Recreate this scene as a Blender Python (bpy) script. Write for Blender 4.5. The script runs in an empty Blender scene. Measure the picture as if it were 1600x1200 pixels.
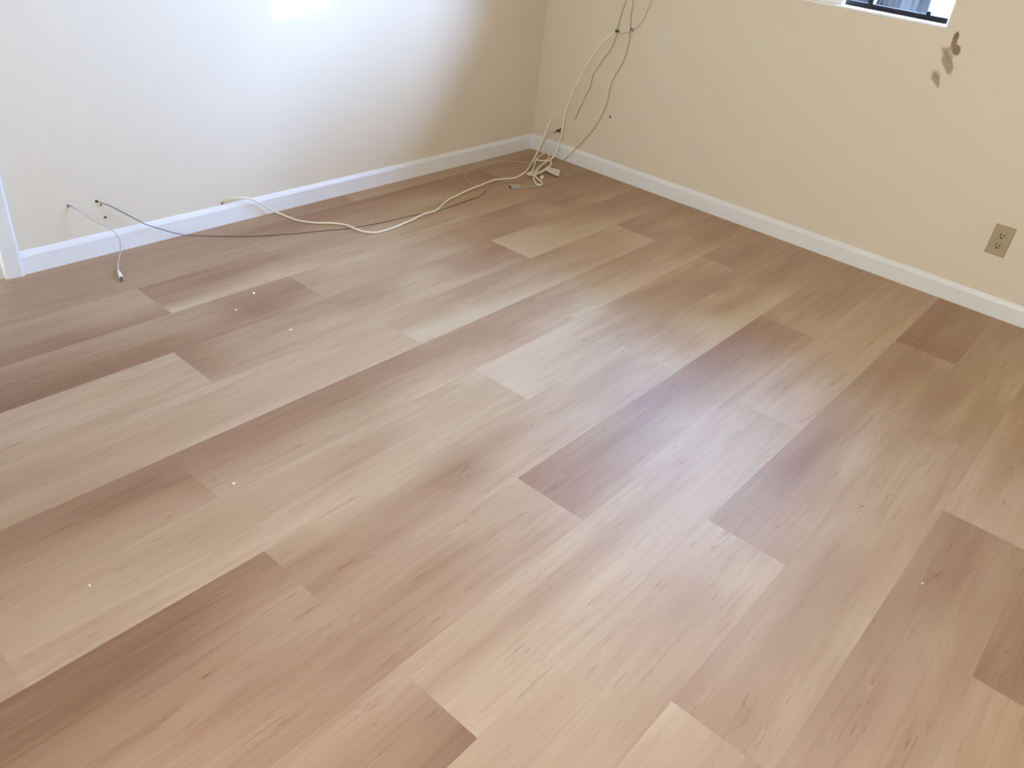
import bpy, bmesh, math, random
from mathutils import Vector, Matrix, noise
S = bpy.context.scene
COL = S.collection
random.seed(4)

# ------------------------------------------------------------------ camera
CAM = Vector((-3.75632, -2.92632, 1.42597))
RX = Vector((0.65326539, -0.74978417, 0.10520472))     # image right
RY = Vector((-0.35485668, -0.42595231, -0.83225078))   # image down
RZ = Vector((0.66882065, 0.50634803, -0.54432582))     # forward
FPX = 1261.0457
cam = bpy.data.objects.new('camera', bpy.data.cameras.new('camera'))
COL.objects.link(cam)
cam.matrix_world = Matrix(((RX.x, -RY.x, -RZ.x, CAM.x), (RX.y, -RY.y, -RZ.y, CAM.y), (RX.z, -RY.z, -RZ.z, CAM.z), (0, 0, 0, 1)))
cam.data.sensor_width = 36.0
cam.data.lens = FPX / 1600 * 36.0
cam.data.clip_start = 0.02
S.camera = cam

def at(px, py, axis, val):
    """world point where the sight line through a photo pixel meets the plane axis = val"""
    d = RX * ((px - 800) / FPX) + RY * ((py - 600) / FPX) + RZ
    i = 'xyz'.index(axis)
    return CAM + d * ((val - CAM[i]) / d[i])

# ------------------------------------------------------------------ light
SUN_DIR = Vector((-0.924, 1.0, -0.142))                 # the way the sunlight travels
W = bpy.data.worlds.new('world'); S.world = W; W.use_nodes = True
nt = W.node_tree; nt.nodes.clear()
wo = nt.nodes.new('ShaderNodeOutputWorld'); bg = nt.nodes.new('ShaderNodeBackground')
SKY_E, SKY_W = (31, 55, 108, 1.0), (19.1, 19.4, 18.4, 1.0)
SKY_G = (180, 250, 425, 1.0)    # sky through the right window, behind the camera, and the added sky glow
def rgbs(c): return (c[0] * c[3], c[1] * c[3], c[2] * c[3], 1)
wt = nt.nodes.new('ShaderNodeTexCoord'); ws = nt.nodes.new('ShaderNodeSeparateXYZ'); nt.links.new(wt.outputs['Generated'], ws.inputs[0])
wm = nt.nodes.new('ShaderNodeMapRange'); wm.interpolation_type = 'SMOOTHSTEP'
wm.inputs['From Min'].default_value = -0.15; wm.inputs['From Max'].default_value = 0.35
nt.links.new(ws.outputs[0], wm.inputs['Value'])
wx = nt.nodes.new('ShaderNodeMix'); wx.data_type = 'RGBA'; nt.links.new(wm.outputs[0], wx.inputs[0])
wx.inputs[6].default_value = rgbs(SKY_W); wx.inputs[7].default_value = rgbs(SKY_E)
# added sky glow outside the right window, shaped to brighten the left wall
wd = nt.nodes.new('ShaderNodeVectorMath'); wd.operation = 'DOT_PRODUCT'; nt.links.new(wt.outputs['Generated'], wd.inputs[0]); wd.inputs[1].default_value = Vector((1.0, -2.45, 0.80)).normalized()
wp = nt.nodes.new('ShaderNodeMath'); wp.operation = 'POWER'; wp.use_clamp = True
wc = nt.nodes.new('ShaderNodeMath'); wc.operation = 'MAXIMUM'; nt.links.new(wd.outputs['Value'], wc.inputs[0]); wc.inputs[1].default_value = 0.0
nt.links.new(wc.outputs[0], wp.inputs[0]); wp.inputs[1].default_value = 19.0
wv = nt.nodes.new('ShaderNodeVectorMath'); wv.operation = 'SCALE'; wv.inputs[0].default_value = rgbs(SKY_G)[:3]; nt.links.new(wp.outputs[0], wv.inputs['Scale'])
wa = nt.nodes.new('ShaderNodeVectorMath'); wa.operation = 'ADD'; nt.links.new(wx.outputs[2], wa.inputs[0]); nt.links.new(wv.outputs[0], wa.inputs[1])
nt.links.new(wa.outputs[0], bg.inputs[0]); bg.inputs[1].default_value = 1.0
nt.links.new(bg.outputs[0], wo.inputs[0])

sun = bpy.data.objects.new('sun', bpy.data.lights.new('sun', 'SUN')); COL.objects.link(sun)
sun.data.energy = 14.0; sun.data.angle = math.radians(0.6); sun.data.color = (1.0, 0.93, 0.82)
sun.rotation_euler = SUN_DIR.to_track_quat('-Z', 'Y').to_euler()

S.view_settings.view_transform = 'Standard'; S.view_settings.look = 'None'
S.view_settings.gamma = 1.0; S.view_settings.use_curve_mapping = False
S.view_settings.exposure = 0.0
S.cycles.use_denoising = True
S.cycles.max_bounces = 10; S.cycles.diffuse_bounces = 6; S.cycles.sample_clamp_indirect = 8.0
S.cycles.caustics_reflective = False; S.cycles.caustics_refractive = False

def portal(name, loc, rot, sx, sy):
    l = bpy.data.lights.new(name, 'AREA'); l.shape = 'RECTANGLE'; l.size = sx; l.size_y = sy
    l.cycles.is_portal = True
    o = bpy.data.objects.new(name, l); COL.objects.link(o); o.location = loc; o.rotation_euler = rot
    return o

# ------------------------------------------------------------------ dimensions
T = 0.012                      # wall faces stand this far behind the baseboard faces
WX, WY = T, T                  # right wall plane x = WX, left wall plane y = WY
XMIN, YMIN, H = -4.7, -4.9, 2.44
WIN_Y0, WIN_Y1, WIN_Z0, WIN_Z1 = -1.995, -0.82, 1.036, 2.06
WALL = 0.13
CAS = -2.829                   # inner edge of the door casing on the left wall
BW_Y0, BW_Y1, BW_Z0, BW_Z1 = -3.9, -2.4, 0.95, 2.05   # added, unseen fill window behind the camera

# ------------------------------------------------------------------ materials
def mat(name, col, rough=0.5, spec=0.5, metal=0.0, bump=0.0, bscale=200.0, var=0.0, vscale=3.0):
    m = bpy.data.materials.new(name); m.use_nodes = True
    n = m.node_tree.nodes; l = m.node_tree.links
    b = n['Principled BSDF']
    b.inputs['Base Color'].default_value = (*col, 1); b.inputs['Roughness'].default_value = rough
    b.inputs['Specular IOR Level'].default_value = spec; b.inputs['Metallic'].default_value = metal
    tc = n.new('ShaderNodeTexCoord')
    if bump:
        t = n.new('ShaderNodeTexNoise'); t.inputs['Scale'].default_value = bscale; t.inputs['Detail'].default_value = 3
        bp = n.new('ShaderNodeBump'); bp.inputs['Strength'].default_value = bump; bp.inputs['Distance'].default_value = 0.002
        l.new(tc.outputs['Object'], t.inputs['Vector']); l.new(t.outputs['Fac'], bp.inputs['Height']); l.new(bp.outputs[0], b.inputs['Normal'])
    if var:
        t = n.new('ShaderNodeTexNoise'); t.inputs['Scale'].default_value = vscale; t.inputs['Detail'].default_value = 4
        l.new(tc.outputs['Object'], t.inputs['Vector'])
        r = n.new('ShaderNodeValToRGB')
        r.color_ramp.elements[0].position = 0.3; r.color_ramp.elements[1].position = 0.7
        r.color_ramp.elements[0].color = (*[c * (1 - var) for c in col], 1); r.color_ramp.elements[1].color = (*[min(1, c * (1 + var)) for c in col], 1)
        l.new(t.outputs['Fac'], r.inputs[0]); l.new(r.outputs[0], b.inputs['Base Color'])
    return m

PAINT = (0.695, 0.618, 0.485)
M = {
 'wall': mat('cream_wall_paint', PAINT, 0.6, 0.35, bump=0.05, bscale=160, var=0.015, vscale=2.0),
 'ceiling': mat('ceiling_paint', (0.72, 0.68, 0.60), 0.8, 0.2, bump=0.1, bscale=90),
 'trim': mat('white_trim_paint', (0.76, 0.76, 0.75), 0.35, 0.5, bump=0.02, bscale=60, var=0.02, vscale=12),
 'vinyl': mat('white_vinyl', (0.85, 0.85, 0.85), 0.35),
 'track': mat('dark_bronze_track', (0.012, 0.008, 0.006), 0.8, 0.1, var=0.15, vscale=30),
 'plate': mat('tan_outlet_plastic', (0.40, 0.32, 0.19), 0.4, var=0.03, vscale=30),
 'slot': mat('black_slot', (0.02, 0.016, 0.01), 0.6),
 'ivory': mat('ivory_cable_jacket', (0.84, 0.77, 0.62), 0.4, var=0.05, vscale=25),
 'beige': mat('dull_beige_cable_jacket', (0.50, 0.43, 0.30), 0.5, var=0.08, vscale=25),
 'grey': mat('grey_beige_cable_jacket', (0.37, 0.30, 0.20), 0.5, var=0.08, vscale=25),
 'brown': mat('dark_brown_cable_jacket', (0.13, 0.095, 0.08), 0.5, var=0.1, vscale=25),
 'silver': mat('silver_wire_jacket', (0.52, 0.50, 0.47), 0.4, var=0.08, vscale=25),
 'whitep': mat('white_plastic', (0.82, 0.78, 0.72), 0.4),
 'dark': mat('dark_brown_plastic', (0.03, 0.02, 0.015), 0.4),
 'metal': mat('dull_metal', (0.35, 0.33, 0.30), 0.35, metal=0.8),
 'chip': mat('off_white_paint_chip', (0.85, 0.80, 0.72), 0.6, var=0.1, vscale=200),
 'shade': mat('off_white_shade_cloth', (0.66, 0.63, 0.57), 0.8, bump=0.3, bscale=400),
 'concrete': mat('pale_concrete', (0.62, 0.60, 0.56), 0.85, bump=0.2, bscale=20, var=0.08, vscale=1.5),
 'sheet': mat('pale_blue_plastic_sheet', (0.021, 0.022, 0.025), 0.6, 0.2, var=0.6, vscale=7),
 'bag': mat('dark_navy_plastic', (0.002, 0.0015, 0.0015), 0.9, 0.05, var=0.3, vscale=12),
 'sky_cut': mat('sky_cut_roof_paint', (0.45, 0.42, 0.36), 0.8),
 'door': mat('grey_door_paint', (0.40, 0.40, 0.43), 0.4),
}
def glass():
    m = bpy.data.materials.new('window_glass'); m.use_nodes = True
    n = m.node_tree.nodes; l = m.node_tree.links; n.clear()
    o = n.new('ShaderNodeOutputMaterial'); t = n.new('ShaderNodeBsdfTransparent'); g = n.new('ShaderNodeBsdfGlossy')
    g.inputs['Roughness'].default_value = 0.02; t.inputs[0].default_value = (0.93, 0.96, 0.96, 1)
    f = n.new('ShaderNodeFresnel'); f.inputs[0].default_value = 1.45
    x = n.new('ShaderNodeMixShader'); l.new(f.outputs[0], x.inputs[0]); l.new(t.outputs[0], x.inputs[1]); l.new(g.outputs[0], x.inputs[2])
    l.new(x.outputs[0], o.inputs[0]); return m
M['glass'] = glass()

# ------------------------------------------------------------------ mesh helpers
def link(name, bm, m, parent=None, smooth=False, kind=None):
    me = bpy.data.meshes.new(name); bm.to_mesh(me); bm.free()
    for mm in (m if isinstance(m, list) else [m]): me.materials.append(mm)
    if smooth:
        for p in me.polygons: p.use_smooth = True
    o = bpy.data.objects.new(name, me); COL.objects.link(o)
    if parent: o.parent = parent
    if kind: o['kind'] = kind
    return o
def thing(name, label, cat, loc, group=None):
    o = bpy.data.objects.new(name, None); COL.objects.link(o); o.location = loc
    o.empty_display_size = 0.05
    tag(o, label, cat, group); return o
def tag(o, label, cat, group=None):
    o['label'] = label; o['category'] = cat
    if group: o['group'] = group
    return o
def bx(bm, x0, x1, y0, y1, z0, z1, bevel=0.0, seg=2):
    r = bmesh.ops.create_cube(bm, size=1.0)
    vs = r['verts']
    for v in vs:
        v.co = Vector(((x0 + x1) / 2 + v.co.x * (x1 - x0), (y0 + y1) / 2 + v.co.y * (y1 - y0), (z0 + z1) / 2 + v.co.z * (z1 - z0)))
    if bevel:
        es = list({e for v in vs for e in v.link_edges})
        bmesh.ops.bevel(bm, geom=es, offset=bevel, segments=seg, affect='EDGES', profile=0.5)
    return vs
def box(name, dims, m, parent=None, bevel=0.0, kind=None):
    bm = bmesh.new(); bx(bm, *dims, bevel=bevel); return link(name, bm, m, parent, kind=kind)
def spline(pts, n=8):
    P = [Vector(p) for p in pts]; out = []
    Q = [P[0] * 2 - P[1]] + P + [P[-1] * 2 - P[-2]]
    for i in range(1, len(Q) - 2):
        p0, p1, p2, p3 = Q[i - 1:i + 3]
        k = max(2, min(n, int((p2 - p1).length / 0.006) + 2))
        t01 = max((p1 - p0).length, 1e-5) ** .5; t12 = max((p2 - p1).length, 1e-5) ** .5; t23 = max((p3 - p2).length, 1e-5) ** .5
        m1 = (p2 - p1) + t12 * ((p1 - p0) / t01 - (p2 - p0) / (t01 + t12))
        m2 = (p2 - p1) + t12 * ((p3 - p2) / t23 - (p3 - p1) / (t12 + t23))
        for j in range(k):
            t = j / k
            out.append(p1 * (2*t**3 - 3*t*t + 1) + m1 * (t**3 - 2*t*t + t) + p2 * (-2*t**3 + 3*t*t) + m2 * (t**3 - t*t))
    out.append(P[-1]); return out
def tube(bm, pts, r, sides=8, smooth_path=True):
    path = spline(pts) if smooth_path else [Vector(p) for p in pts]
    rings = []; prev = None
    for i, p in enumerate(path):
        a = path[max(0, i - 1)]; b = path[min(len(path) - 1, i + 1)]
        d = (b - a).normalized()
        if prev is None:
            u = d.orthogonal().normalized()
        else:
            u = (prev - d * prev.dot(d)).normalized()
        prev = u; w = d.cross(u)
        rr = r(i / (len(path) - 1)) if callable(r) else r
        rings.append([bm.verts.new(p + (u * math.cos(k * 2 * math.pi / sides) + w * math.sin(k * 2 * math.pi / sides)) * rr) for k in range(sides)])
    for a, b in zip(rings, rings[1:]):
        for k in range(sides):
            bm.faces.new((a[k], a[(k + 1) % sides], b[(k + 1) % sides], b[k]))
    bm.faces.new(rings[0][::-1]); bm.faces.new(rings[-1])
def prism(bm, outline, f0, f1):
    """outline: 2-D points; f0, f1 map a 2-D point to the two ends"""
    a = [bm.verts.new(f0(p)) for p in outline]; b = [bm.verts.new(f1(p)) for p in outline]
    n = len(outline)
    for i in range(n): bm.faces.new((a[i], a[(i + 1) % n], b[(i + 1) % n], b[i]))
    bm.faces.new(a[::-1]); bm.faces.new(b)
    bmesh.ops.recalc_face_normals(bm, faces=bm.faces)

# ------------------------------------------------------------------ floor of vinyl planks
PW, PL, PY0 = 0.2286, 1.505, -0.3207      # plank width, length, y of the first long seam
# end joints (x) and tone columns per row; each digit string gives the tone across the plank from the far
# long edge to the near one, 0 darkest brown .. 9 palest
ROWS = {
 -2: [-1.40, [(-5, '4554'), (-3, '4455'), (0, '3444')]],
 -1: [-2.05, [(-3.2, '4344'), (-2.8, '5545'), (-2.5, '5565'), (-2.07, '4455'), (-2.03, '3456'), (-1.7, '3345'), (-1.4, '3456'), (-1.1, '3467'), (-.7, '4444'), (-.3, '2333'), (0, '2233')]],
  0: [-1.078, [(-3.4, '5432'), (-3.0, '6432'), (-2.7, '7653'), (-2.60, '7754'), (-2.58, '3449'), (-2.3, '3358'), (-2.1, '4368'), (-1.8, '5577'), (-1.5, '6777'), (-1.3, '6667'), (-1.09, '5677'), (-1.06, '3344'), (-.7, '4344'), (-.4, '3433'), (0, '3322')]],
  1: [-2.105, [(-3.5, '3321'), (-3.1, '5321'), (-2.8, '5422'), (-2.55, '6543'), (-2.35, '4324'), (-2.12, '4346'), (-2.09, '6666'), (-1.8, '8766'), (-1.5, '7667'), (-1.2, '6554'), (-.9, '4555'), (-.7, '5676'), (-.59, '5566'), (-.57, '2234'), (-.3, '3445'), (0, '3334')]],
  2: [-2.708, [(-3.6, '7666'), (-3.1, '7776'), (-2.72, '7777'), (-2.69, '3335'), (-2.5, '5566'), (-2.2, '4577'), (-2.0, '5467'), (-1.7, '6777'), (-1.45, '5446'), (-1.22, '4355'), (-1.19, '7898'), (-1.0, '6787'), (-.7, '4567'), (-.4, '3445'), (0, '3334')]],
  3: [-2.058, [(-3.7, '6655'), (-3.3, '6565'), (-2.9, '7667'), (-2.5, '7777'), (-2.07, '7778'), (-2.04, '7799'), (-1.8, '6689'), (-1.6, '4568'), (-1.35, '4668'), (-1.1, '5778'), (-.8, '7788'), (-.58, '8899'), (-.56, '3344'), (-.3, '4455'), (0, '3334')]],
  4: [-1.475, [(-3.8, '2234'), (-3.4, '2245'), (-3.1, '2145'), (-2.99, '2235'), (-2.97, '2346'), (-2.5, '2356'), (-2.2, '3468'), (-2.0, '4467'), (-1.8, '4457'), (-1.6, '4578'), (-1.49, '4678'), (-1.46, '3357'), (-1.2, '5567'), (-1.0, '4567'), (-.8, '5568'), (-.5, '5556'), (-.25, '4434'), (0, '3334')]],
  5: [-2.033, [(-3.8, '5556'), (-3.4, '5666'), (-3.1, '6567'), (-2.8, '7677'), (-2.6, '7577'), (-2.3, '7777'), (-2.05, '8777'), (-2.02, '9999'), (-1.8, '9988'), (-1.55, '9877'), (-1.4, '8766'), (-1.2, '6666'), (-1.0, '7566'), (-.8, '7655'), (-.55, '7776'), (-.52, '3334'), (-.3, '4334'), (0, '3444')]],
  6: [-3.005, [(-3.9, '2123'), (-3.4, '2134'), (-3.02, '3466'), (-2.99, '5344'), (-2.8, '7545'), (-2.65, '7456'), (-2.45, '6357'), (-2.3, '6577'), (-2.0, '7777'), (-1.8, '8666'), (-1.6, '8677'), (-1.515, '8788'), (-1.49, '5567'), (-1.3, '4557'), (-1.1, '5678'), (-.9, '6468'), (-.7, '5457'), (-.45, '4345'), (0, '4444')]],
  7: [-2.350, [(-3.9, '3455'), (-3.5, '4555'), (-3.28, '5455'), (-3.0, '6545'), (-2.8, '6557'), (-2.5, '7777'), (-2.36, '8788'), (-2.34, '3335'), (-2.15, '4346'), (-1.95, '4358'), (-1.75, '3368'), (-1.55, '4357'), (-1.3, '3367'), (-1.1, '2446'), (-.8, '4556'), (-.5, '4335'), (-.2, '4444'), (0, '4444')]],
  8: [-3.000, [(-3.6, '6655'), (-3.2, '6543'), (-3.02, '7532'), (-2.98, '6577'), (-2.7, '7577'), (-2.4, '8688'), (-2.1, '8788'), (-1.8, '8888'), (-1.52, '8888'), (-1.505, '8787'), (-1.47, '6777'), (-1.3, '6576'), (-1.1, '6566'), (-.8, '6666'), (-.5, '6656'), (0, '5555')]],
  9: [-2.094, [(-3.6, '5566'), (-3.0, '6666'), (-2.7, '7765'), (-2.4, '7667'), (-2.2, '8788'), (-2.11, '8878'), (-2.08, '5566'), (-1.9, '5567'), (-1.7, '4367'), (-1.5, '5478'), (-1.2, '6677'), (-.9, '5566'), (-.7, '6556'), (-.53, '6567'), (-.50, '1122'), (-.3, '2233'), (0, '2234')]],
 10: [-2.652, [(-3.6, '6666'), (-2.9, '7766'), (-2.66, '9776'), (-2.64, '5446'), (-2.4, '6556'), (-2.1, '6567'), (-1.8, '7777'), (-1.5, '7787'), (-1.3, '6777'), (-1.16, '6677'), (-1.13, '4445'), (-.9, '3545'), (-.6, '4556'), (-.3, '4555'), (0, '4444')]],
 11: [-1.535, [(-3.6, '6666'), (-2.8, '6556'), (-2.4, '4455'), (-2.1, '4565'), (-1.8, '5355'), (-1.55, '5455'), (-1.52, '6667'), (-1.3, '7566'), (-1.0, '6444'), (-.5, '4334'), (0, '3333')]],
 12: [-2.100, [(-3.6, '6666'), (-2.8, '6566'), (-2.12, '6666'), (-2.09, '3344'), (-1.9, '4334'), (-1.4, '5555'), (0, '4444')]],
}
for _n, (_j, _c) in ROWS.items():           # tone steps sit exactly on the end joints
    for _i in range(len(_c) - 1):
        if _c[_i + 1][0] - _c[_i][0] < 0.045:
            _m = (_c[_i][0] + _c[_i + 1][0]) / 2; _k = _j + round((_m - _j) / PL) * PL
            if abs(_k - _m) < 0.12: _c[_i] = (_k - 0.0005, _c[_i][1]); _c[_i + 1] = (_k + 0.0005, _c[_i + 1][1])
def row_tone(n, x, v):
    cols = ROWS[n][1] if n in ROWS else [(-5, '5655'), (-3.6 + (n * 0.77) % 1.1, '6556'), (-2, '5566'), (0, '4455')]
    def across(s):
        t = max(0.0, min(2.9999, (v - 0.08) / 0.84 * 3)); i = int(t); f = t - i; f = f * f * (3 - 2 * f)
        return int(s[i]) * (1 - f) + int(s[min(3, i + 1)]) * f
    if x <= cols[0][0]: return across(cols[0][1])
    for (a, sa), (b, sb) in zip(cols, cols[1:]):
        if x <= b:
            f = (x - a) / (b - a); f = f * f * (3 - 2 * f)
            return across(sa) * (1 - f) + across(sb) * f
    return across(cols[-1][1])
def build_floor():
    bm = bmesh.new()
    uvl = bm.loops.layers.uv.new('plank')
    cl = bm.loops.layers.float_color.new('tone')
    x_hi = WX + 0.005
    for n in range(-2, 21):
        y1 = min(PY0 - n * PW, WY + 0.005); y0 = PY0 - (n + 1) * PW
        if y0 < YMIN: y0 = YMIN
        if y1 <= y0: continue
        ytop = PY0 - n * PW
        j = ROWS[n][0] if n in ROWS else -1.5 + 0.61 * ((n * 2.3) % 2.3)
        cuts = []
        k = j
        while k > XMIN: k -= PL
        while k < x_hi:
            cuts.append(k); k += PL
        cuts.append(x_hi + (0 if k > x_hi else 0))
        for c0, c1 in zip(cuts, cuts[1:]):
            a, b = max(c0, XMIN), min(c1, x_hi)
            if b - a < 0.01: continue
            mid_x = (c0 + c1) / 2; light_lift = 2.0 if mid_x > -0.95 else (-1.1 if mid_x < -2.9 and n >= 5 else 0.0)  # right-hand planks lightened, near-left ones darkened, standing in for uneven light
            seed = (math.sin(n * 12.9898 + c0 * 78.233) * 43758.5453) % 1.0
            nx = max(1, int((b - a) / 0.02)); ny = 8
            grid = [[bm.verts.new((a + (b - a) * i / nx, y1 + (y0 - y1) * q / ny, 0)) for q in range(ny + 1)] for i in range(nx + 1)]
            for i in range(nx):
                for q in range(ny):
                    f = bm.faces.new((grid[i][q], grid[i][q + 1], grid[i + 1][q + 1], grid[i + 1][q]))
                    for lp in f.loops:
                        co = lp.vert.co; v = (ytop - co.y) / PW
                        xx = min(max(co.x, a + 0.002), b - 0.002)
                        # slow wander of the figure so that the streaks are not ruler-straight
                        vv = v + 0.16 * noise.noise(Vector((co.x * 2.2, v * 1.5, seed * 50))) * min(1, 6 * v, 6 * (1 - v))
                        t = row_tone(n, xx, min(0.99, max(0.01, vv))) + light_lift
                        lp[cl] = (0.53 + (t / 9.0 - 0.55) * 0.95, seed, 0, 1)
                        lp[uvl].uv = ((co.x - c0), v)
    return bm
def floor_material():
    m = bpy.data.materials.new('oak_vinyl_planks'); m.use_nodes = True
    n = m.node_tree.nodes; l = m.node_tree.links; b = n['Principled BSDF']
    def N(t, **k):
        x = n.new(t)
        for a, v in k.items(): setattr(x, a, v)
        return x
    def math_(op, a, c, clamp=False):
        x = N('ShaderNodeMath', operation=op, use_clamp=clamp)
        for i, q in enumerate((a, c)):
            if q is None: continue
            if isinstance(q, (int, float)): x.inputs[i].default_value = q
            else: l.new(q, x.inputs[i])
        return x.outputs[0]
    at_ = N('ShaderNodeAttribute', attribute_name='tone'); sep = N('ShaderNodeSeparateColor'); l.new(at_.outputs['Color'], sep.inputs[0])
    uv = N('ShaderNodeUVMap', uv_map='plank'); su = N('ShaderNodeSeparateXYZ'); l.new(uv.outputs[0], su.inputs[0])
    U, V, SEED = su.outputs[0], su.outputs[1], sep.outputs[1]
    def coords(sx, sy, off):
        c = N('ShaderNodeCombineXYZ')
        l.new(math_('MULTIPLY', U, sx), c.inputs[0])
        l.new(math_('MULTIPLY', V, sy * PW), c.inputs[1])
        l.new(math_('MULTIPLY', SEED, off), c.inputs[2]); return c.outputs[0]
    def noise_(vec, scale, detail=4, rough=0.55, dist=0.0):
        t = N('ShaderNodeTexNoise'); t.inputs['Scale'].default_value = scale; t.inputs['Detail'].default_value = detail
        t.inputs['Roughness'].default_value = rough; t.inputs['Distortion'].default_value = dist
        l.new(vec, t.inputs['Vector']); return t.outputs['Fac']
    soft = noise_(coords(0.75, 6.5, 37), 2.2, 3, 0.5, 0.6)            # broad cloudy streaks
    mid = noise_(coords(0.55, 9.0, 61), 5.0, 5, 0.6, 1.0)             # cathedral swirls
    fine = noise_(coords(0.5, 22.0, 91), 14.0, 4, 0.6, 0.3)          # fine grain
    hue = noise_(coords(1.0, 3.0, 17), 2.0, 2, 0.5, 0.3)
    # thin dark and pale figure lines where the mid noise crosses a level
    def line(src, lvl, wdt):
        d = math_('ABSOLUTE', math_('SUBTRACT', src, lvl), None)
        return math_('SUBTRACT', 1.0, math_('DIVIDE', d, wdt), True)
    gate = math_('MULTIPLY', math_('SUBTRACT', soft, 0.50), 7.0, True)
    gate2 = math_('MULTIPLY', math_('SUBTRACT', noise_(coords(1.0, 4.0, 53), 4.5, 2), 0.50), 6.0, True)
    dark = math_('MULTIPLY', line(mid, 0.42, 0.022), gate2)
    pale = math_('MULTIPLY', line(mid, 0.46, 0.016), gate2)
    flecks = math_('MULTIPLY', math_('SUBTRACT', noise_(coords(0.8, 10.0, 71), 12.0, 2, 0.5, 0.4), 0.67), 9.0, True)
    t = sep.outputs[0]
    t = math_('ADD', t, math_('MULTIPLY', math_('SUBTRACT', soft, 0.5), 0.32))
    t = math_('ADD', t, math_('MULTIPLY', math_('SUBTRACT', mid, 0.5), 0.34))
    t = math_('ADD', t, math_('MULTIPLY', math_('SUBTRACT', fine, 0.5), 0.17))
    t = math_('SUBTRACT', t, math_('MULTIPLY', dark, 0.26))
    t = math_('ADD', t, math_('MULTIPLY', pale, 0.16))
    t = math_('SUBTRACT', t, math_('MULTIPLY', flecks, 0.30), True)
    rmp = N('ShaderNodeValToRGB'); cr = rmp.color_ramp; cr.interpolation = 'LINEAR'
    stops = [(0.0, FL0), (0.35, FL1), (0.7, FL2), (1.0, FL3)]
    cr.elements[0].position = 0; cr.elements[0].color = (*stops[0][1], 1)
    cr.elements[1].position = 1; cr.elements[1].color = (*stops[-1][1], 1)
    for p, c in stops[1:-1]:
        e = cr.elements.new(p); e.color = (*c, 1)
    l.new(t, rmp.inputs[0])
    mx = N('ShaderNodeMix', data_type='RGBA', blend_type='MULTIPLY')
    hr = N('ShaderNodeValToRGB'); hr.color_ramp.elements[0].position = 0.35; hr.color_ramp.elements[1].position = 0.65
    hr.color_ramp.elements[0].color = (1.0, 0.965, 0.955, 1); hr.color_ramp.elements[1].color = (0.99, 0.985, 0.94, 1)
    l.new(hue, hr.inputs[0]); mx.inputs[0].default_value = 1.0
    l.new(rmp.outputs[0], mx.inputs[6]); l.new(hr.outputs[0], mx.inputs[7])
    # seams
    e1 = math_('MINIMUM', V, math_('SUBTRACT', 1.0, V)); e1 = math_('MULTIPLY', e1, PW)
    e2 = math_('MINIMUM', U, math_('SUBTRACT', PL, U))
    ed = math_('MINIMUM', e1, e2); seam = math_('SUBTRACT', 1.0, math_('DIVIDE', ed, 0.0012), True)
    mx2 = N('ShaderNodeMix', data_type='RGBA', blend_type='MIX'); l.new(math_('MULTIPLY', seam, 0.16), mx2.inputs[0])
    l.new(mx.outputs[2], mx2.inputs[6]); mx2.inputs[7].default_value = (0.12, 0.07, 0.04, 1)
    l.new(mx2.outputs[2], b.inputs['Base Color'])
    b.inputs['Roughness'].default_value = 0.5; b.inputs['Specular IOR Level'].default_value = 0.2
    bp = N('ShaderNodeBump'); bp.inputs['Strength'].default_value = 0.12; bp.inputs['Distance'].default_value = 0.001
    hgt = math_('SUBTRACT', math_('MULTIPLY', fine, 0.5), math_('MULTIPLY', seam, 0.6)); l.new(hgt, bp.inputs['Height'])
    l.new(bp.outputs[0], b.inputs['Normal'])
    return m
FL0, FL1, FL2, FL3 = (0.215, 0.112, 0.057), (0.328, 0.196, 0.114), (0.435, 0.300, 0.188), (0.54, 0.412, 0.280)
M['floor'] = floor_material()
link('floor', build_floor(), M['floor'], kind='structure')

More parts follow.
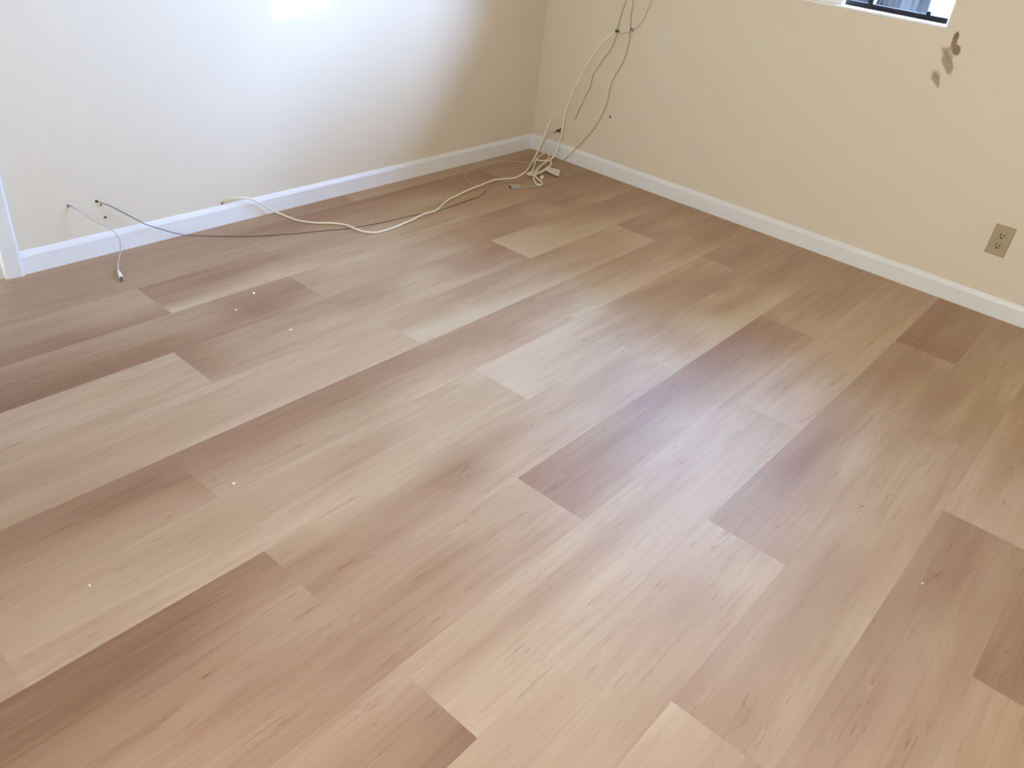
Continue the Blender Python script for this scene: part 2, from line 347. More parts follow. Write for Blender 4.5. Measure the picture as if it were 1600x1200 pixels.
# ------------------------------------------------------------------ room shell
def wall_right_material():
    """cream paint with the brown scuffed stain beside the window"""
    m = mat('cream_wall_paint_with_stain', PAINT, 0.6, 0.35, bump=0.05, bscale=160)
    n = m.node_tree.nodes; l = m.node_tree.links; b = n['Principled BSDF']
    ge = n.new('ShaderNodeNewGeometry')
    nz = n.new('ShaderNodeTexNoise'); nz.inputs['Scale'].default_value = 38; nz.inputs['Detail'].default_value = 4
    l.new(ge.outputs['Position'], nz.inputs['Vector'])
    prev = None
    def mk(op, a, c, clamp=False):
        x = n.new('ShaderNodeMath'); x.operation = op; x.use_clamp = clamp
        for i, q in enumerate((a, c)):
            if isinstance(q, (int, float)): x.inputs[i].default_value = q
            elif q is not None: l.new(q, x.inputs[i])
        return x.outputs[0]
    # pixel centre, half sizes (m), tilt, strength, colour
    spots = [((1493, 61), 0.0085, 0.024, -0.1, 0.85, (0.17, 0.11, 0.05)), ((1491, 67), 0.010, 0.014, 0.3, 0.6, (0.30, 0.18, 0.09)),
             ((1494, 77), 0.015, 0.020, -0.3, 0.75, (0.18, 0.12, 0.065)), ((1488, 73), 0.010, 0.014, 0.3, 0.55, (0.34, 0.2, 0.10)),
             ((1480.5, 96), 0.0165, 0.048, -0.62, 0.62, (0.27, 0.19, 0.13)), ((1483, 86), 0.014, 0.030, -0.5, 0.4, (0.3, 0.21, 0.14)),
             ((1462, 123), 0.0125, 0.034, -0.62, 0.62, (0.29, 0.20, 0.11)), ((1464, 117), 0.012, 0.020, -0.5, 0.35, (0.3, 0.21, 0.12))]
    cur = b.inputs['Base Color']; rgb = n.new('ShaderNodeRGB'); rgb.outputs[0].default_value = (*PAINT, 1); cur = rgb.outputs[0]
    sep = n.new('ShaderNodeSeparateXYZ'); l.new(ge.outputs['Position'], sep.inputs[0])
    for (px, ry, rz, tilt, st, c) in spots:
        ry *= 1.12; rz *= 1.08; st = min(0.95, st * 1.18)
        p = at(px[0], px[1], 'x', WX)
        dy = mk('SUBTRACT', sep.outputs[1], p.y); dz = mk('SUBTRACT', sep.outputs[2], p.z)
        u = mk('ADD', mk('MULTIPLY', dy, math.cos(tilt)), mk('MULTIPLY', dz, math.sin(tilt)))
        w = mk('SUBTRACT', mk('MULTIPLY', dz, math.cos(tilt)), mk('MULTIPLY', dy, math.sin(tilt)))
        r2 = mk('ADD', mk('POWER', mk('ABSOLUTE', mk('DIVIDE', u, ry), None), 2.0), mk('POWER', mk('ABSOLUTE', mk('DIVIDE', w, rz), None), 2.0))
        r2 = mk('ADD', r2, mk('MULTIPLY', mk('SUBTRACT', nz.outputs['Fac'], 0.5), 2.2))
        k = mk('MULTIPLY', mk('MULTIPLY', mk('SUBTRACT', 1.25, r2), 1.6, True), st)
        mx = n.new('ShaderNodeMix'); mx.data_type = 'RGBA'; l.new(k, mx.inputs[0]); l.new(cur, mx.inputs[6]); mx.inputs[7].default_value = (*c, 1)
        cur = mx.outputs[2]
    l.new(cur, b.inputs['Base Color'])
    return m
M['wall_r'] = wall_right_material()

def wall_with_opening(name, m, plane, f, t, a0, a1, z1, o0, o1, oz0, oz1):
    """a wall slab from face f to f+t along axis `plane`, with one rectangular opening"""
    bm = bmesh.new()
    parts = [(a0, o0, 0, z1), (o1, a1, 0, z1), (o0, o1, oz1, z1)]
    if oz0 > 0: parts.append((o0, o1, 0, oz0))
    lo, hi = min(f, f + t), max(f, f + t)
    for (p, q, u, v) in parts:
        if plane == 'x': bx(bm, lo, hi, p, q, u, v)
        else: bx(bm, p, q, lo, hi, u, v)
    bmesh.ops.remove_doubles(bm, verts=bm.verts, dist=1e-5)
    return link(name, bm, m, kind='structure')
D0, D1 = -3.62, CAS - 0.062          # door opening in the left wall
wall_with_opening('wall_left', M['wall'], 'y', WY, WALL, XMIN, WX + WALL, H, D0, D1, 0, 2.03)
wall_with_opening('wall_right', M['wall_r'], 'x', WX, WALL, YMIN, WY, H, WIN_Y0, WIN_Y1, WIN_Z0, WIN_Z1)
box('wall_back', (XMIN - WALL, WX + WALL, YMIN - WALL, YMIN, 0, H), M['wall'], kind='structure')
wall_with_opening('wall_far_side', M['wall'], 'x', XMIN, -WALL, YMIN, WY + WALL, H, BW_Y0, BW_Y1, BW_Z0, BW_Z1)
box('ceiling', (XMIN - WALL, WX + WALL, YMIN - WALL, WY + WALL, H, H + 0.12), M['ceiling'], kind='structure')

# baseboards: flat face, eased ogee top
BH = 0.085
PROF = [(0, 0), (0, BH - 0.020), (0.0010, BH - 0.017), (0.0030, BH - 0.012), (0.0055, BH - 0.007), (0.0075, BH - 0.003), (0.0095, BH - 0.0008), (T, BH), (T, 0)]
bm = bmesh.new(); prism(bm, PROF, lambda p: Vector((CAS, p[0], p[1])), lambda p: Vector((p[0], p[0], p[1])))
link('baseboard_left', bm, M['trim'], kind='structure')
bm = bmesh.new(); prism(bm, PROF, lambda p: Vector((p[0], p[0], p[1])), lambda p: Vector((p[0], YMIN, p[1])))
link('baseboard_right', bm, M['trim'], kind='structure')

# door casing, jamb and door in the left wall at the edge of the picture
bm = bmesh.new()
cw = 0.062
CP = [(0, T), (0, -0.004), (0.003, -0.008), (0.010, -0.009), (0.040, -0.004), (cw - 0.006, -0.002), (cw, 0.002), (cw, T)]
prism(bm, CP, lambda p: Vector((CAS - p[0], p[1], 0)), lambda p: Vector((CAS - p[0], p[1], 2.09)))
link('trim_1', bm, M['trim'], kind='structure')
bm = bmesh.new(); prism(bm, CP, lambda p: Vector((D0 - cw + p[0], p[1], 0)), lambda p: Vector((D0 - cw + p[0], p[1], 2.09)))
link('trim_2', bm, M['trim'], kind='structure')
box('trim_3', (D0, D1, T - 0.02, T, 2.03, 2.09), M['trim'], kind='structure')
bm = bmesh.new()
bx(bm, D1 - 0.018, D1, WY, WY + WALL, 0, 2.03); bx(bm, D0, D0 + 0.018, WY, WY + WALL, 0, 2.03); bx(bm, D0 + 0.018, D1 - 0.018, WY, WY + WALL, 2.012, 2.03)
bx(bm, D1 - 0.030, D1 - 0.018, WY + 0.045, WY + 0.08, 0, 2.012)
link('trim_4', bm, M['trim'], kind='structure')
door = box('door_1', (D0 + 0.02, D1 - 0.02, WY + 0.085, WY + 0.12, 0.012, 2.01), M['door'], bevel=0.002, kind='structure')
bm = bmesh.new()
for (z0, z1) in ((0.22, 0.85), (1.0, 1.85)):
    bx(bm, D0 + 0.14, D1 - 0.14, WY + 0.079, WY + 0.086, z0, z1, bevel=0.003)
link('door_panel', bm, M['door'], door)
bm = bmesh.new(); tube(bm, [(D0 + 0.09, WY + 0.085, 1.0), (D0 + 0.09, WY + 0.03, 1.0)], lambda t: 0.011 if t < .6 else 0.026, 16)
link('door_knob', bm, M['metal'], door, smooth=True)

# ------------------------------------------------------------------ the window in the right wall
MY = -1.535                                   # meeting stile
fx0, fx1 = WX - 0.004, WX + 0.105
bm = bmesh.new()
def ring(bm, x0, x1, y0, y1, z0, z1, w, wb=None):
    wb = wb or w
    bx(bm, x0, x1, y0, y1, z0, z0 + wb); bx(bm, x0, x1, y0, y1, z1 - w, z1)
    bx(bm, x0, x1, y0, y0 + w, z0 + wb, z1 - w); bx(bm, x0, x1, y1 - w, y1, z0 + wb, z1 - w)
bx(bm, fx0, fx1, WIN_Y0, WIN_Y1, WIN_Z0 + 0.0005, WIN_Z0 + 0.010, bevel=0.002)         # sill face
bx(bm, fx0 + 0.03, fx1, WIN_Y0, WIN_Y1, WIN_Z1 - 0.03, WIN_Z1)
bx(bm, fx0 + 0.03, fx1, WIN_Y0, WIN_Y0 + 0.012, WIN_Z0 + 0.010, WIN_Z1 - 0.03)
bx(bm, fx0 + 0.03, fx1, WIN_Y1 - 0.03, WIN_Y1, WIN_Z0 + 0.010, WIN_Z1 - 0.03)
win = link('window_1', bm, M['vinyl'], kind='structure')
bm = bmesh.new()                               # near sash, closed on the far half
sy0, sy1, sx0, sx1 = MY - 0.022, WIN_Y1 - 0.03, WX + 0.012, WX + 0.040
bx(bm, sx0, sx1, sy0, sy0 + 0.040, WIN_Z0 + 0.010, WIN_Z1 - 0.03, bevel=0.003)
bx(bm, sx0, sx1, sy1 - 0.035, sy1, WIN_Z0 + 0.010, WIN_Z1 - 0.03, bevel=0.003)
bx(bm, sx0, sx1, sy0 + 0.04, sy1 - 0.035, WIN_Z0 + 0.010, WIN_Z0 + 0.05, bevel=0.003)
bx(bm, sx0, sx1, sy0 + 0.04, sy1 - 0.035, WIN_Z1 - 0.07, WIN_Z1 - 0.03, bevel=0.003)
sash = link('window_sash', bm, M['vinyl'], win)
box('window_pane', (sx0 + 0.011, sx0 + 0.015, sy0 + 0.038, sy1 - 0.033, WIN_Z0 + 0.048, WIN_Z1 - 0.068), M['glass'], sash)
bm = bmesh.new()                               # dark screen frame on the open half
kx0, kx1 = WX + 0.072, WX + 0.092
bx(bm, kx0, kx1, WIN_Y0 + 0.012, MY + 0.01, WIN_Z0 + 0.010, WIN_Z0 + 0.030, bevel=0.002)
bx(bm, kx0, kx1, MY - 0.125, MY - 0.105, WIN_Z0 + 0.030, WIN_Z1 - 0.05, bevel=0.002)
bx(bm, kx0, kx1, WIN_Y0 + 0.012, MY + 0.01, WIN_Z1 - 0.05, WIN_Z1 - 0.03, bevel=0.002)
bx(bm, kx0, kx1, MY - 0.01, MY + 0.01, WIN_Z0 + 0.030, WIN_Z1 - 0.05, bevel=0.002)
scr = link('screen_frame', bm, M['track'], win)
scr['label'] = 'dark bronze rail and uprights of the open half'
p = at(1450, 24, 'x', kx0)
bm = bmesh.new(); bx(bm, kx0 - 0.004, kx0 + 0.012, p.y - 0.009, p.y + 0.009, WIN_Z0 + 0.028, WIN_Z0 + 0.043, bevel=0.004)
link('latch', bm, M['track'], win)

# unseen window behind the camera, added for fill light
bm = bmesh.new()
bx(bm, XMIN - 0.09, XMIN - 0.03, BW_Y0, BW_Y1, BW_Z0, BW_Z0 + 0.04); bx(bm, XMIN - 0.09, XMIN - 0.03, BW_Y0, BW_Y1, BW_Z1 - 0.04, BW_Z1)
for y in (BW_Y0, (BW_Y0 + BW_Y1) / 2 - 0.02, BW_Y1 - 0.04): bx(bm, XMIN - 0.09, XMIN - 0.03, y, y + 0.04, BW_Z0 + 0.04, BW_Z1 - 0.04)
link('fill_window', bm, M['vinyl'], kind='structure')

# ------------------------------------------------------------------ outdoors
box('concrete_patio', (WX + WALL, 60, -45, 40, -0.35, -0.15), M['concrete'], kind='structure')
box('sky_cut_roof', (WX + WALL, 1.15, -5.5, 2.5, 2.30, 2.42), M['sky_cut'], kind='structure')  # unseen roof added to cut the upper sky off from the right window
def heap(name, m, cx, cy, hx, hy, h, seed, rough=0.06):
    bm = bmesh.new(); bmesh.ops.create_cube(bm, size=2.0)
    bmesh.ops.subdivide_edges(bm, edges=bm.edges, cuts=22, use_grid_fill=True)
    for v in bm.verts:
        c = v.co.copy(); q = c.normalized() * 1.25
        c = c.lerp(q, 0.22)
        k = noise.noise(Vector((c.x * 1.6, c.y * 1.6, c.z * 3)) + Vector((seed, 0, 0))); k2 = abs(noise.noise(Vector((c.x * 5, c.y * 5, c.z * 2.5)) + Vector((0, seed, 0))))
        f = 1 + rough * k * 2 - rough * k2 * 2
        zz = (c.z + 1) / 2
        v.co = Vector((c.x * hx * f * (1.12 - 0.2 * zz), c.y * hy * f * (1.12 - 0.2 * zz), max(0, min(1.05, zz)) * h * (0.97 + 0.05 * k)))
    return bm
a = at(1352, 18, 'x', 0.75); b_ = at(1441, 28, 'x', 0.75)
cy, hy = (a.y + b_.y) / 2, abs(a.y - b_.y) / 2
o = link('plastic_sheet', heap('s', M['sheet'], 0, 0, 0.28, hy, 1.62, 3.3), M['sheet'], smooth=True)
o.location = (1.02, cy - 0.02, -0.15)
tag(o, 'pale blue crumpled plastic sheet draped over a heap outside the open window', 'plastic sheet')
a = at(1306, 6, 'x', 0.5); b_ = at(1338, 12, 'x', 0.5)
o = link('plastic_bag', heap('b', M['bag'], 0, 0, 0.12, abs(a.y - b_.y) / 2 + 0.02, 1.50, 8.1), M['bag'], smooth=True)
o.location = (0.55, (a.y + b_.y) / 2 + 0.01, -0.15)
tag(o, 'dark navy shiny bundle outside at the left end of the open window', 'bundle')

# ------------------------------------------------------------------ outlet
op = Vector((WX, -2.49717, 0.31367))
t = thing('power_outlet', 'tan duplex power outlet with two sockets on the right wall above the baseboard', 'outlet', op)
k = 1.1133
bm = bmesh.new()
hw, hh = 0.035 * k, 0.057 * k
bx(bm, -0.0065, 0, -hw, hw, -hh, hh)
es = [e for e in bm.edges if all(abs(v.co.x + 0.0065) < 1e-5 for v in e.verts)]
bmesh.ops.bevel(bm, geom=es, offset=0.004, segments=3, affect='EDGES')
link('cover_plate', bm, M['plate'], t)
def disc_face(bm, cy, cz, r, flat, x0, x1, n=32):
    pts = []
    for i in range(n):
        a = 2 * math.pi * i / n; y = r * math.cos(a); z = max(-flat, min(flat, r * math.sin(a))); pts.append((y, z))
    prism(bm, pts, lambda p: Vector((x0, cy + p[0], cz + p[1])), lambda p: Vector((x1, cy + p[0], cz + p[1])))
for s in (1, -1):
    cz = s * 0.0195 * k
    bm = bmesh.new(); disc_face(bm, 0, cz, 0.0172 * k, 0.0143 * k, -0.0085, -0.004); rc = link('socket', bm, M['plate'], t)
    bm = bmesh.new()
    bx(bm, -0.0092, -0.006, 0.0063 * k - 0.0019, 0.0063 * k + 0.0019, cz - 0.0020, cz + 0.0090)
    bx(bm, -0.0092, -0.006, -0.0063 * k - 0.0019, -0.0063 * k + 0.0019, cz - 0.0010, cz + 0.0080)
    disc_face(bm, 0, cz - 0.0078 * k, 0.0040, 0.0036, -0.0092, -0.006, 14)
    sl = link('socket_slots', bm, M['slot'], rc); sl['label'] = 'dark slots'
bm = bmesh.new(); disc_face(bm, 0, 0, 0.0032, 0.0032, -0.0078, -0.004, 16); link('screw', bm, M['plate'], t)

# ------------------------------------------------------------------ cables
def P(*seq):
    return [at(px, py, ax, v) for (px, py, ax, v) in seq]
def cable(name, label, m, r, pts, cat='cable', group=None, root=True, sides=8):
    bm = bmesh.new(); tube(bm, pts, r, sides)
    o = link(name, bm, m, smooth=True)
    if root: tag(o, label, cat, group)
    return o
rc = 0.0042
def fl(px, py, h=rc): return (px, py, 'z', h)

# A: thick ivory coax out of the left wall, over the baseboard, along the floor to the corner and up the corner
A = P((347, 317, 'y', WY + 0.004), (352, 314, 'y', 0.004), (362, 309.5, 'y', -0.008), (378, 309, 'y', -0.014), (392, 311, 'y', -0.017), (407, 318, 'y', -0.020), (422, 327, 'y', -0.022),
      fl(438, 334), fl(452, 340), fl(466, 344.5), fl(490, 348), fl(520, 348.8), fl(540, 351.5, 0.006), fl(552, 356, 0.010), fl(566, 361, 0.010), fl(584, 363.3), fl(600, 360.5), fl(620, 353.5, 0.006), fl(632, 348.6, 0.0085),
      fl(645, 343, 0.008), fl(662, 334.5, 0.0105), fl(678, 330, 0.0105), fl(687, 324.5, 0.009), fl(694, 317.5, 0.006), fl(702, 311.5), fl(718, 303.5), fl(735, 295.5, 0.007), fl(752, 289, 0.010), fl(762, 285, 0.008), fl(774, 281, 0.006), fl(790, 279.5, 0.006),
      fl(804, 278, 0.008), (812, 274.5, 'z', 0.012), (819, 270, 'z', 0.03), (828, 259, 'x', -0.27), (836, 245, 'x', -0.18), (842, 232, 'x', -0.12), (848, 218, 'x', -0.07), (855, 200, 'x', -0.035), (861, 188, 'x', -0.018), (868, 179, 'x', WX + 0.004))
cable('coaxial_cable', 'thick ivory cable snaking from the left baseboard across the floor to the corner', M['ivory'], rc, A)
# second ivory strand beside it, rising in the corner
B2 = P(fl(822, 277, 0.004), (829.5, 263, 'x', -0.26), (835.5, 251, 'x', -0.175), (840.5, 239, 'x', -0.12), (845.5, 229, 'x', -0.085), (850, 219.5, 'x', -0.055), (855, 213, 'x', -0.04), (862, 206, 'x', -0.02), (870, 203, 'x', WX - 0.003))
cable('telephone_wire', 'thin beige wire rising beside the thick ivory cable to the dark tie', M['beige'], 0.0028, B2)
# B: long bright cable from the tie high on the right wall down to the coil
B = P((962, 49, 'x', -0.006), (955, 55, 'x', -0.010), (943, 64, 'x', -0.016), (932, 78, 'x', -0.022), (920, 97, 'x', -0.027), (909, 117, 'x', -0.030), (899, 136, 'x', -0.034), (891, 155, 'x', -0.036),
      (884, 172, 'x', -0.038), (881, 186, 'x', -0.040), (879, 200, 'x', -0.045), (877, 213, 'x', -0.050), (872, 226, 'x', -0.062), (868, 238, 'x', -0.085), (864.5, 245, 'x', -0.11), (857, 251, 'x', -0.155),
      fl(850, 255.5, 0.018), fl(842, 262, 0.012), fl(836, 267, 0.010), fl(829, 272, 0.010), fl(826, 273.5, 0.010), fl(832, 273, 0.012), fl(840, 270.8, 0.014), fl(848, 267, 0.018), fl(856, 262, 0.022), fl(861, 256, 0.026), fl(861, 252, 0.028), fl(857, 250.8, 0.030),
      fl(851, 254, 0.026), fl(845, 259, 0.021), fl(841, 264, 0.017), fl(838, 268.5, 0.023), fl(835.5, 273, 0.018), fl(838, 277, 0.010), fl(843, 281.5, 0.006), fl(847, 285.5, 0.009), fl(845, 288.7, 0.011), fl(840, 288.6, 0.011), fl(836, 284, 0.008), fl(833.5, 278, 0.006), fl(834, 274, 0.006))
cable('coaxial_cable', 'bright ivory cable sweeping down the right wall from its tie into the coil', M['ivory'], 0.0045, B)
# coil loops
C1 = P(fl(837, 252, 0.044), fl(839, 248.5, 0.045), fl(842.5, 244.5, 0.044), (847.5, 241, 'z', 0.036), (853, 238.7, 'z', 0.038), (857, 241, 'x', -0.14), (857.5, 245.5, 'x', -0.15), fl(854.5, 249.5, 0.044), fl(849, 251, 0.046), fl(843, 250.6, 0.050), fl(838, 249.5, 0.052),
       fl(836, 254, 0.048), fl(835, 259, 0.044), fl(833, 264, 0.040), fl(829, 269.5, 0.038), fl(823, 271.5, 0.034))
cable('coaxial_cable', 'ivory cable looped in the small upright ring of the corner coil', M['ivory'], 0.0034, C1)
C2 = P(fl(843, 253, 0.012), fl(841, 258, 0.012), fl(839.5, 261.5, 0.004), fl(843, 262.8, 0.004), fl(847, 259.5, 0.004), fl(852, 257, 0.004), fl(853, 259.5, 0.004), fl(846, 265.5, 0.004), fl(840, 270, 0.004), fl(836, 270.5, 0.004))
cable('telephone_wire', 'short beige wire doubled up inside the corner coil', M['beige'], 0.0030, C2)
# C: dark thin wire down the right wall
Cc = P((978.5, -6, 'x', -0.004), (977, 4, 'x', -0.006), (973, 16, 'x', -0.008), (969, 30, 'x', -0.008), (965.5, 43, 'x', -0.002), (962.5, 58, 'x', -0.006), (958, 70, 'x', -0.008), (951, 82, 'x', -0.010), (942, 93, 'x', -0.012), (935, 105, 'x', -0.012), (928, 115, 'x', -0.013),
       (924.5, 126, 'x', -0.016), (921, 139, 'x', -0.018), (915, 150, 'x', -0.018), (909, 163, 'x', -0.016), (903, 176, 'x', -0.012), (899, 186, 'x', WX - 0.001))
cable('telephone_wire', 'thin grey-brown wire running down the right wall behind the bright ivory cable', M['grey'], 0.0024, Cc)
# D: thin wire further right
Dd = P((989, -6, 'x', -0.004), (988.5, 10, 'x', -0.006), (986, 24, 'x', -0.006), (985, 44, 'x', -0.007), (984, 60, 'x', -0.010), (980, 78, 'x', -0.014), (975, 94, 'x', -0.018), (967, 108, 'x', -0.022), (959, 122, 'x', -0.024), (953.5, 136, 'x', -0.026), (951, 150, 'x', -0.028),
       (947, 165, 'x', -0.030), (940, 181, 'x', -0.032), (931, 197, 'x', -0.032), (920, 211, 'x', -0.032), (908, 224, 'x', -0.034), (896, 236, 'x', -0.045), (886, 246, 'x', -0.075), fl(876, 252.6, 0.018), fl(868, 255.5, 0.016), fl(861, 257.5, 0.018))
cable('telephone_wire', 'thin dull beige wire hanging rightmost on the right wall down to the coil', M['grey'], 0.0024, Dd)
# E: faint wire from the upper right to the tie
Ee = P((1019, -6, 'x', 0.004), (1016, 6, 'x', 0.002), (1011, 18, 'x', 0.002), (1005, 31, 'x', 0.000), (998, 40, 'x', 0.000), (991, 45, 'x', -0.004), (985, 48.5, 'x', -0.012), (977, 51, 'x', -0.009), (970, 52.3, 'x', -0.008), (964, 51, 'x', -0.011), (960, 49, 'x', -0.012))
cable('telephone_wire', 'thin beige wire curving in from the upper right to the high tie', M['beige'], 0.0020, Ee)
# F: thin brown-beige wire in a wide loop left of the coil
Ff = P(fl(832, 255, 0.020), fl(824, 253.5, 0.012), fl(808, 252.4, 0.006), fl(787, 253, 0.003), fl(769, 256, 0.003), fl(750, 261, 0.003), fl(736, 265.5, 0.003), fl(729, 270.5, 0.003), fl(727, 276, 0.003), fl(731, 282, 0.003), fl(739, 287, 0.003), fl(749, 290.5, 0.003), fl(761, 291.3, 0.003),
       fl(775, 288.4, 0.003), fl(790, 283.6, 0.003), fl(803, 282, 0.003), fl(812, 279.5, 0.004), fl(818, 276, 0.006))
cable('telephone_wire', 'thin tan wire lying in a wide oval loop left of the coil', M['beige'], 0.0022, Ff)
# G: wire with the grey plug
gp = at(812, 292.3, 'z', 0.005)
G = [gp] + P(fl(818, 292.8, 0.003), fl(828, 292, 0.003), fl(841, 290.9, 0.003), fl(856, 287, 0.003), fl(866, 283.5, 0.003), fl(874, 279, 0.003), fl(879.5, 272.5, 0.003), fl(882.5, 267, 0.003), fl(879, 263.5, 0.003), fl(872, 260.5, 0.003), fl(864, 258.8, 0.004))
t = thing('modular_cord', 'thin tan cord ending in a small grey plug in front of the coil', 'cord', (gp.x, gp.y, 0))
bm = bmesh.new(); tube(bm, G, 0.0024, 8); bmesh.ops.transform(bm, matrix=Matrix.Translation((-gp.x, -gp.y, 0)), verts=bm.verts); link('wire', bm, M['beige'], t, smooth=True)
g2 = at(798, 291, 'z', 0.010); d = (g2 - gp); d.z = 0; d.normalize(); q = Vector((-d.y, d.x, 0))
bm = bmesh.new(); bx(bm, 0.0, 0.050, -0.012, 0.012, 0.000, 0.016, bevel=0.003)
bx(bm, -0.014, 0.002, -0.004, 0.004, 0.001, 0.009, bevel=0.002)
rot = Matrix(((d.x, q.x, 0, 0), (d.y, q.y, 0, 0), (0, 0, 1, 0), (0, 0, 0, 1)))
bmesh.ops.transform(bm, matrix=rot, verts=bm.verts); pl = link('plug', bm, mat('grey_plug_plastic', (0.42, 0.40, 0.36), 0.4), t)
pl['label'] = 'grey plug'
bm = bmesh.new(); bx(bm, 0.046, 0.056, -0.010, 0.010, 0.001, 0.010); bmesh.ops.transform(bm, matrix=rot, verts=bm.verts); link('plug_opening', bm, M['dark'], pl)
# white tag lying in the coil
qd = [at(*p_, 'z', 0.005) for p_ in ((856, 260), (875.5, 267.5), (872.5, 278.5), (849.5, 266.5))]
c = sum(qd, Vector()) / 4; c.z = 0
bm = bmesh.new(); n = 8
def bil(u, v, z):
    p_ = qd[0] * (1 - u) * (1 - v) + qd[1] * u * (1 - v) + qd[2] * u * v + qd[3] * (1 - u) * v
    return Vector((p_.x - c.x, p_.y - c.y, z + 0.006 + 0.012 * (u - 0.3) ** 2 + 0.004 * v))
top = [[bm.verts.new(bil(i / n, j / n, 0.0012)) for j in range(n + 1)] for i in range(n + 1)]
bot = [[bm.verts.new(bil(i / n, j / n, 0)) for j in range(n + 1)] for i in range(n + 1)]
for i in range(n):
    for j in range(n):
        bm.faces.new((top[i][j], top[i + 1][j], top[i + 1][j + 1], top[i][j + 1])); bm.faces.new((bot[i][j], bot[i][j + 1], bot[i + 1][j + 1], bot[i + 1][j]))
    bm.faces.new((top[i][0], bot[i][0], bot[i + 1][0], top[i + 1][0])); bm.faces.new((top[i][n], top[i + 1][n], bot[i + 1][n], bot[i][n]))
    bm.faces.new((top[0][i], top[0][i + 1], bot[0][i + 1], bot[0][i])); bm.faces.new((top[n][i], bot[n][i], bot[n][i + 1], top[n][i + 1]))
bmesh.ops.recalc_face_normals(bm, faces=bm.faces)
o = link('cable_tag', bm, M['whitep']); o.location = c
tag(o, 'white plastic tag with faint grey print lying in the corner coil', 'tag')
bm = bmesh.new()                                   # rows of unreadable print
for v_ in (0.25, 0.45, 0.62):
    for u_ in [0.30 + 0.07 * q_ for q_ in range(9)]:
        if random.random() < 0.25: continue
        vs = [bm.verts.new(bil(u_ + du, v_ + dv, 0.0018)) for du, dv in ((0, 0), (0.045, 0), (0.045, 0.07), (0, 0.07))]
        bm.faces.new(vs)
pr = link('printing', bm, mat('grey_print', (0.42, 0.39, 0.34), 0.6), o); pr['label'] = 'rows of grey print'
# little wall-plug end in the coil
kp = at(847, 278, 'z', 0.0)
bm = bmesh.new(); tube(bm, [Vector((0, 0, 0.009)), Vector((-0.020, -0.012, 0.009)), Vector((-0.03, -0.018, 0.008))], lambda t_: 0.0085 if t_ < .6 else 0.005, 12, False)
o = link('cable_connector', bm, M['whitep'], smooth=True); o.location = kp; tag(o, 'small cream cable connector lying beside the white tag', 'connector')

# H: dark thin wire from the left wall along the floor
Hh = P((152, 314, 'y', WY + 0.003), (157, 316, 'y', 0.006), (172, 322, 'y', -0.002), (190, 331, 'y', -0.008), (209, 341, 'y', -0.014), (229, 351, 'y', -0.018), (256, 359.5, 'y', -0.022), (276, 365, 'y', -0.024),
       fl(296, 368, 0.0022), fl(326, 368.8, 0.0022), fl(360, 369.2, 0.0022), fl(400, 368.8, 0.0022), fl(430, 367, 0.0022), fl(465, 364.5, 0.0022), fl(500, 360.8, 0.0022), fl(540, 357.5, 0.0022),
       fl(566, 353.5, 0.0016), fl(600, 347, 0.0022), fl(640, 337.5, 0.0022), fl(672, 332, 0.0022), fl(692, 327, 0.0022), fl(712, 320, 0.0022), fl(730, 313.5, 0.0022), fl(746, 308.3, 0.0022), fl(754, 303, 0.0022), fl(760, 296.5, 0.0022))
cable('telephone_wire', 'thin dark brown wire from the left wall running under the thick ivory cable', M['brown'], 0.0017, Hh)
# I: short white wire with a plug
ip = at(185, 424, 'z', 0.006)
t = thing('modular_cord', 'short white wire from the leftmost wall hole ending in a white plug on the floor', 'cord', (ip.x, ip.y, 0))
I = P((107.5, 321, 'y', WY + 0.003), (113, 323.5, 'y', 0.004), (122, 329, 'y', -0.010), (136, 338, 'y', -0.030), (150, 346.5, 'y', -0.045), (162, 351.5, 'y', -0.055), (173, 358, 'y', -0.060), (182, 366, 'y', -0.062), (187, 375, 'y', -0.064), (188.5, 385, 'y', -0.068), (188, 394, 'y', -0.074), (186, 404, 'y', -0.090), fl(184.5, 414, 0.008)) + [ip]
bm = bmesh.new(); tube(bm, I, 0.0021, 8); bmesh.ops.transform(bm, matrix=Matrix.Translation((-ip.x, -ip.y, 0)), verts=bm.verts); w = link('wire', bm, M['silver'], t, smooth=True)
w['label'] = 'pale grey wire'
i2 = at(189.5, 434, 'z', 0.006); i3 = at(190.5, 439, 'z', 0.005)
v1 = i2 - ip; v1.z = 0.0
bm = bmesh.new(); tube(bm, [Vector((0, 0, 0.006)) - v1 * 0.1, Vector((0, 0, 0.006)) + v1 * 0.35, Vector((0, 0, 0.006)) + v1], lambda q_: 0.0045 if q_ < .4 else 0.0062, 12, False)
pg = link('plug', bm, M['whitep'], t, smooth=True); pg['label'] = 'white plug'
v2 = i3 - ip; v2.z = 0.0
bm = bmesh.new(); tube(bm, [Vector((0, 0, 0.006)) + v1, Vector((0, 0, 0.005)) + v2], lambda q_: 0.0050 - 0.003 * q_, 10, False)
link('plug_tip', bm, M['dark'], pg, smooth=True)['label'] = 'dark tip'

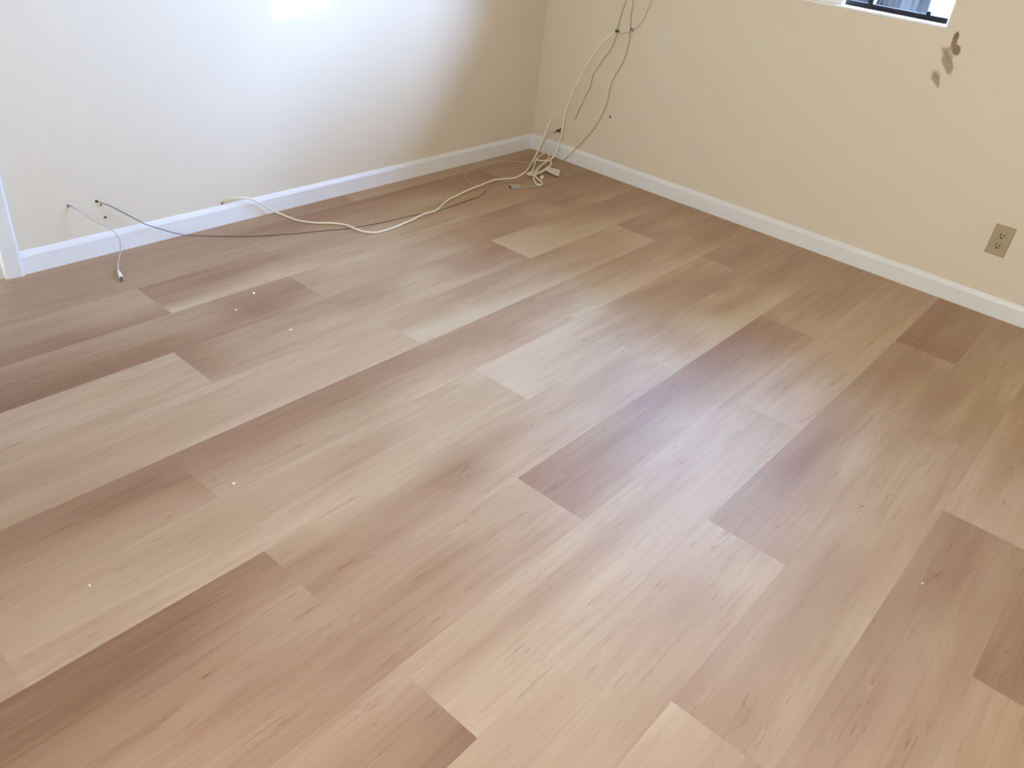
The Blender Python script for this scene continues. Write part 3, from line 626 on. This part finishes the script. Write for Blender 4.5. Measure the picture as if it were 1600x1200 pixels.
# ties, nail and small wall hardware; dark studs stand in for plain wall holes
def tie(px, py, px2, py2, label, x=-0.012):
    a, b_ = at(px, py, 'x', x), at(px2, py2, 'x', x); c_ = (a + b_) / 2
    bm = bmesh.new(); tube(bm, [a - c_, Vector((-0.004, 0, 0)), b_ - c_], 0.0024, 8)
    tube(bm, [Vector((-0.004, 0.004, 0.010)), Vector((-0.005, 0, 0)), Vector((0.010 + WX, -0.003, -0.012))], 0.0022, 8)
    bx(bm, -0.008, 0.012 + (WX + 0.012 - 0.012), -0.004, 0.004, -0.004, 0.004, bevel=0.001)
    o = link('cable_clip', bm, M['dark'], smooth=False); o.location = c_; tag(o, label, 'clip'); return o
tie(866, 208.5, 877, 200.5, 'dark cable clip low on the right wall just above the coil')
tie(961, 50.5, 966, 47.5, 'dark cable clip high on the right wall where the cables cross', -0.006)
o = tie(984, 47.5, 990, 45, 'small dark clip on the right wall beside the two high hanging wires', 0.002)
def stud(name, px, py, plane, label, r=0.0045, cat='screw', m='dark'):
    p_ = at(px, py, plane, WX if plane == 'x' else WY)
    dirn = Vector((-1, 0, 0)) if plane == 'x' else Vector((0, -1, 0))
    bm = bmesh.new(); tube(bm, [-dirn * 0.004, dirn * 0.002, dirn * 0.0035], lambda q_: r * (1 - 0.35 * (q_ > .7)), 12, False)
    o = link(name, bm, M[m], smooth=False); o.location = p_; tag(o, label, cat); return o
o = stud('nail', 954, 184, 'x', 'dark bent nail in the right wall beside the hanging wires', 0.0038, 'nail')
bm = bmesh.new(); tube(bm, [(0, 0, 0), (-0.012, -0.001, 0.004), (-0.016, -0.003, 0.016)], 0.0022, 8); link('nail_shank', bm, M['dark'], o, smooth=True)
stud('grommet', 107, 321, 'y', 'small grey grommet where the short white wire leaves the left wall', 0.0065, 'grommet', 'metal')
stud('screw', 150.5, 314.3, 'y', 'dark stud standing in for a hole beside the hole of the thin dark wire', 0.0052)
stud('screw', 157.5, 320, 'y', 'tiny stud standing in for a hole just below the hole of the thin dark wire', 0.0034)
stud('screw', 164.5, 339.3, 'y', 'dark stud standing in for a hole lower down the left wall above the baseboard', 0.0040)
stud('grommet', 347, 317.5, 'y', 'small grey grommet where the thick ivory cable leaves the left wall', 0.0065, 'grommet', 'metal')

# paint chips and crumbs on the planks
def crumb(px, py, s, label, m='chip', seed=1, cat='paint chip', name='paint_chip', st=1.0):
    p_ = at(px, py, 'z', 0.0)
    bm = bmesh.new(); bmesh.ops.create_icosphere(bm, subdivisions=2, radius=1)
    for v in bm.verts:
        k_ = 1 + 0.35 * noise.noise(v.co * 1.7 + Vector((seed * 3.1, 0, 0)))
        v.co = Vector((v.co.x * s * k_ * st, v.co.y * s * k_ * 0.75, (v.co.z * 0.5 + 0.42) * s * k_ * 0.9))
    o = link(name, bm, M[m]); o.location = p_; o.rotation_euler.z = seed * 0.9
    tag(o, label, cat); return o
crumb(396.5, 459, 0.0058, 'white paint chip on the floor below the dark wire, farther of a close pair', seed=1, st=1.4)
crumb(369, 485, 0.0050, 'white paint chip on the floor, nearer of a close pair', seed=2)
crumb(454, 515.5, 0.0038, 'faint tiny chip on the pale planks right of the close pair', seed=3, st=1.7)
crumb(365, 756, 0.0042, 'tiny white chip alone on the planks left of centre', seed=4)
crumb(140, 915, 0.0026, 'tiny pale fleck near the left edge of the floor', seed=5, st=1.5)
crumb(1441, 912, 0.0034, 'tiny cream crumb near the lower right of the floor', seed=6)
crumb(1347, 791, 0.0026, 'tiny dark crumb on the tan planks right of centre', m='dark', seed=7, cat='crumb', name='crumb')

# daylight portals in the right window and the added fill window
portal('portal_right', (WX + 0.12, (WIN_Y0 + WIN_Y1) / 2, (WIN_Z0 + WIN_Z1) / 2), (0, math.radians(90), 0), WIN_Z1 - WIN_Z0, WIN_Y1 - WIN_Y0)
portal('portal_far', (XMIN - 0.12, (BW_Y0 + BW_Y1) / 2, (BW_Z0 + BW_Z1) / 2), (0, math.radians(-90), 0), BW_Z1 - BW_Z0, BW_Y1 - BW_Y0)
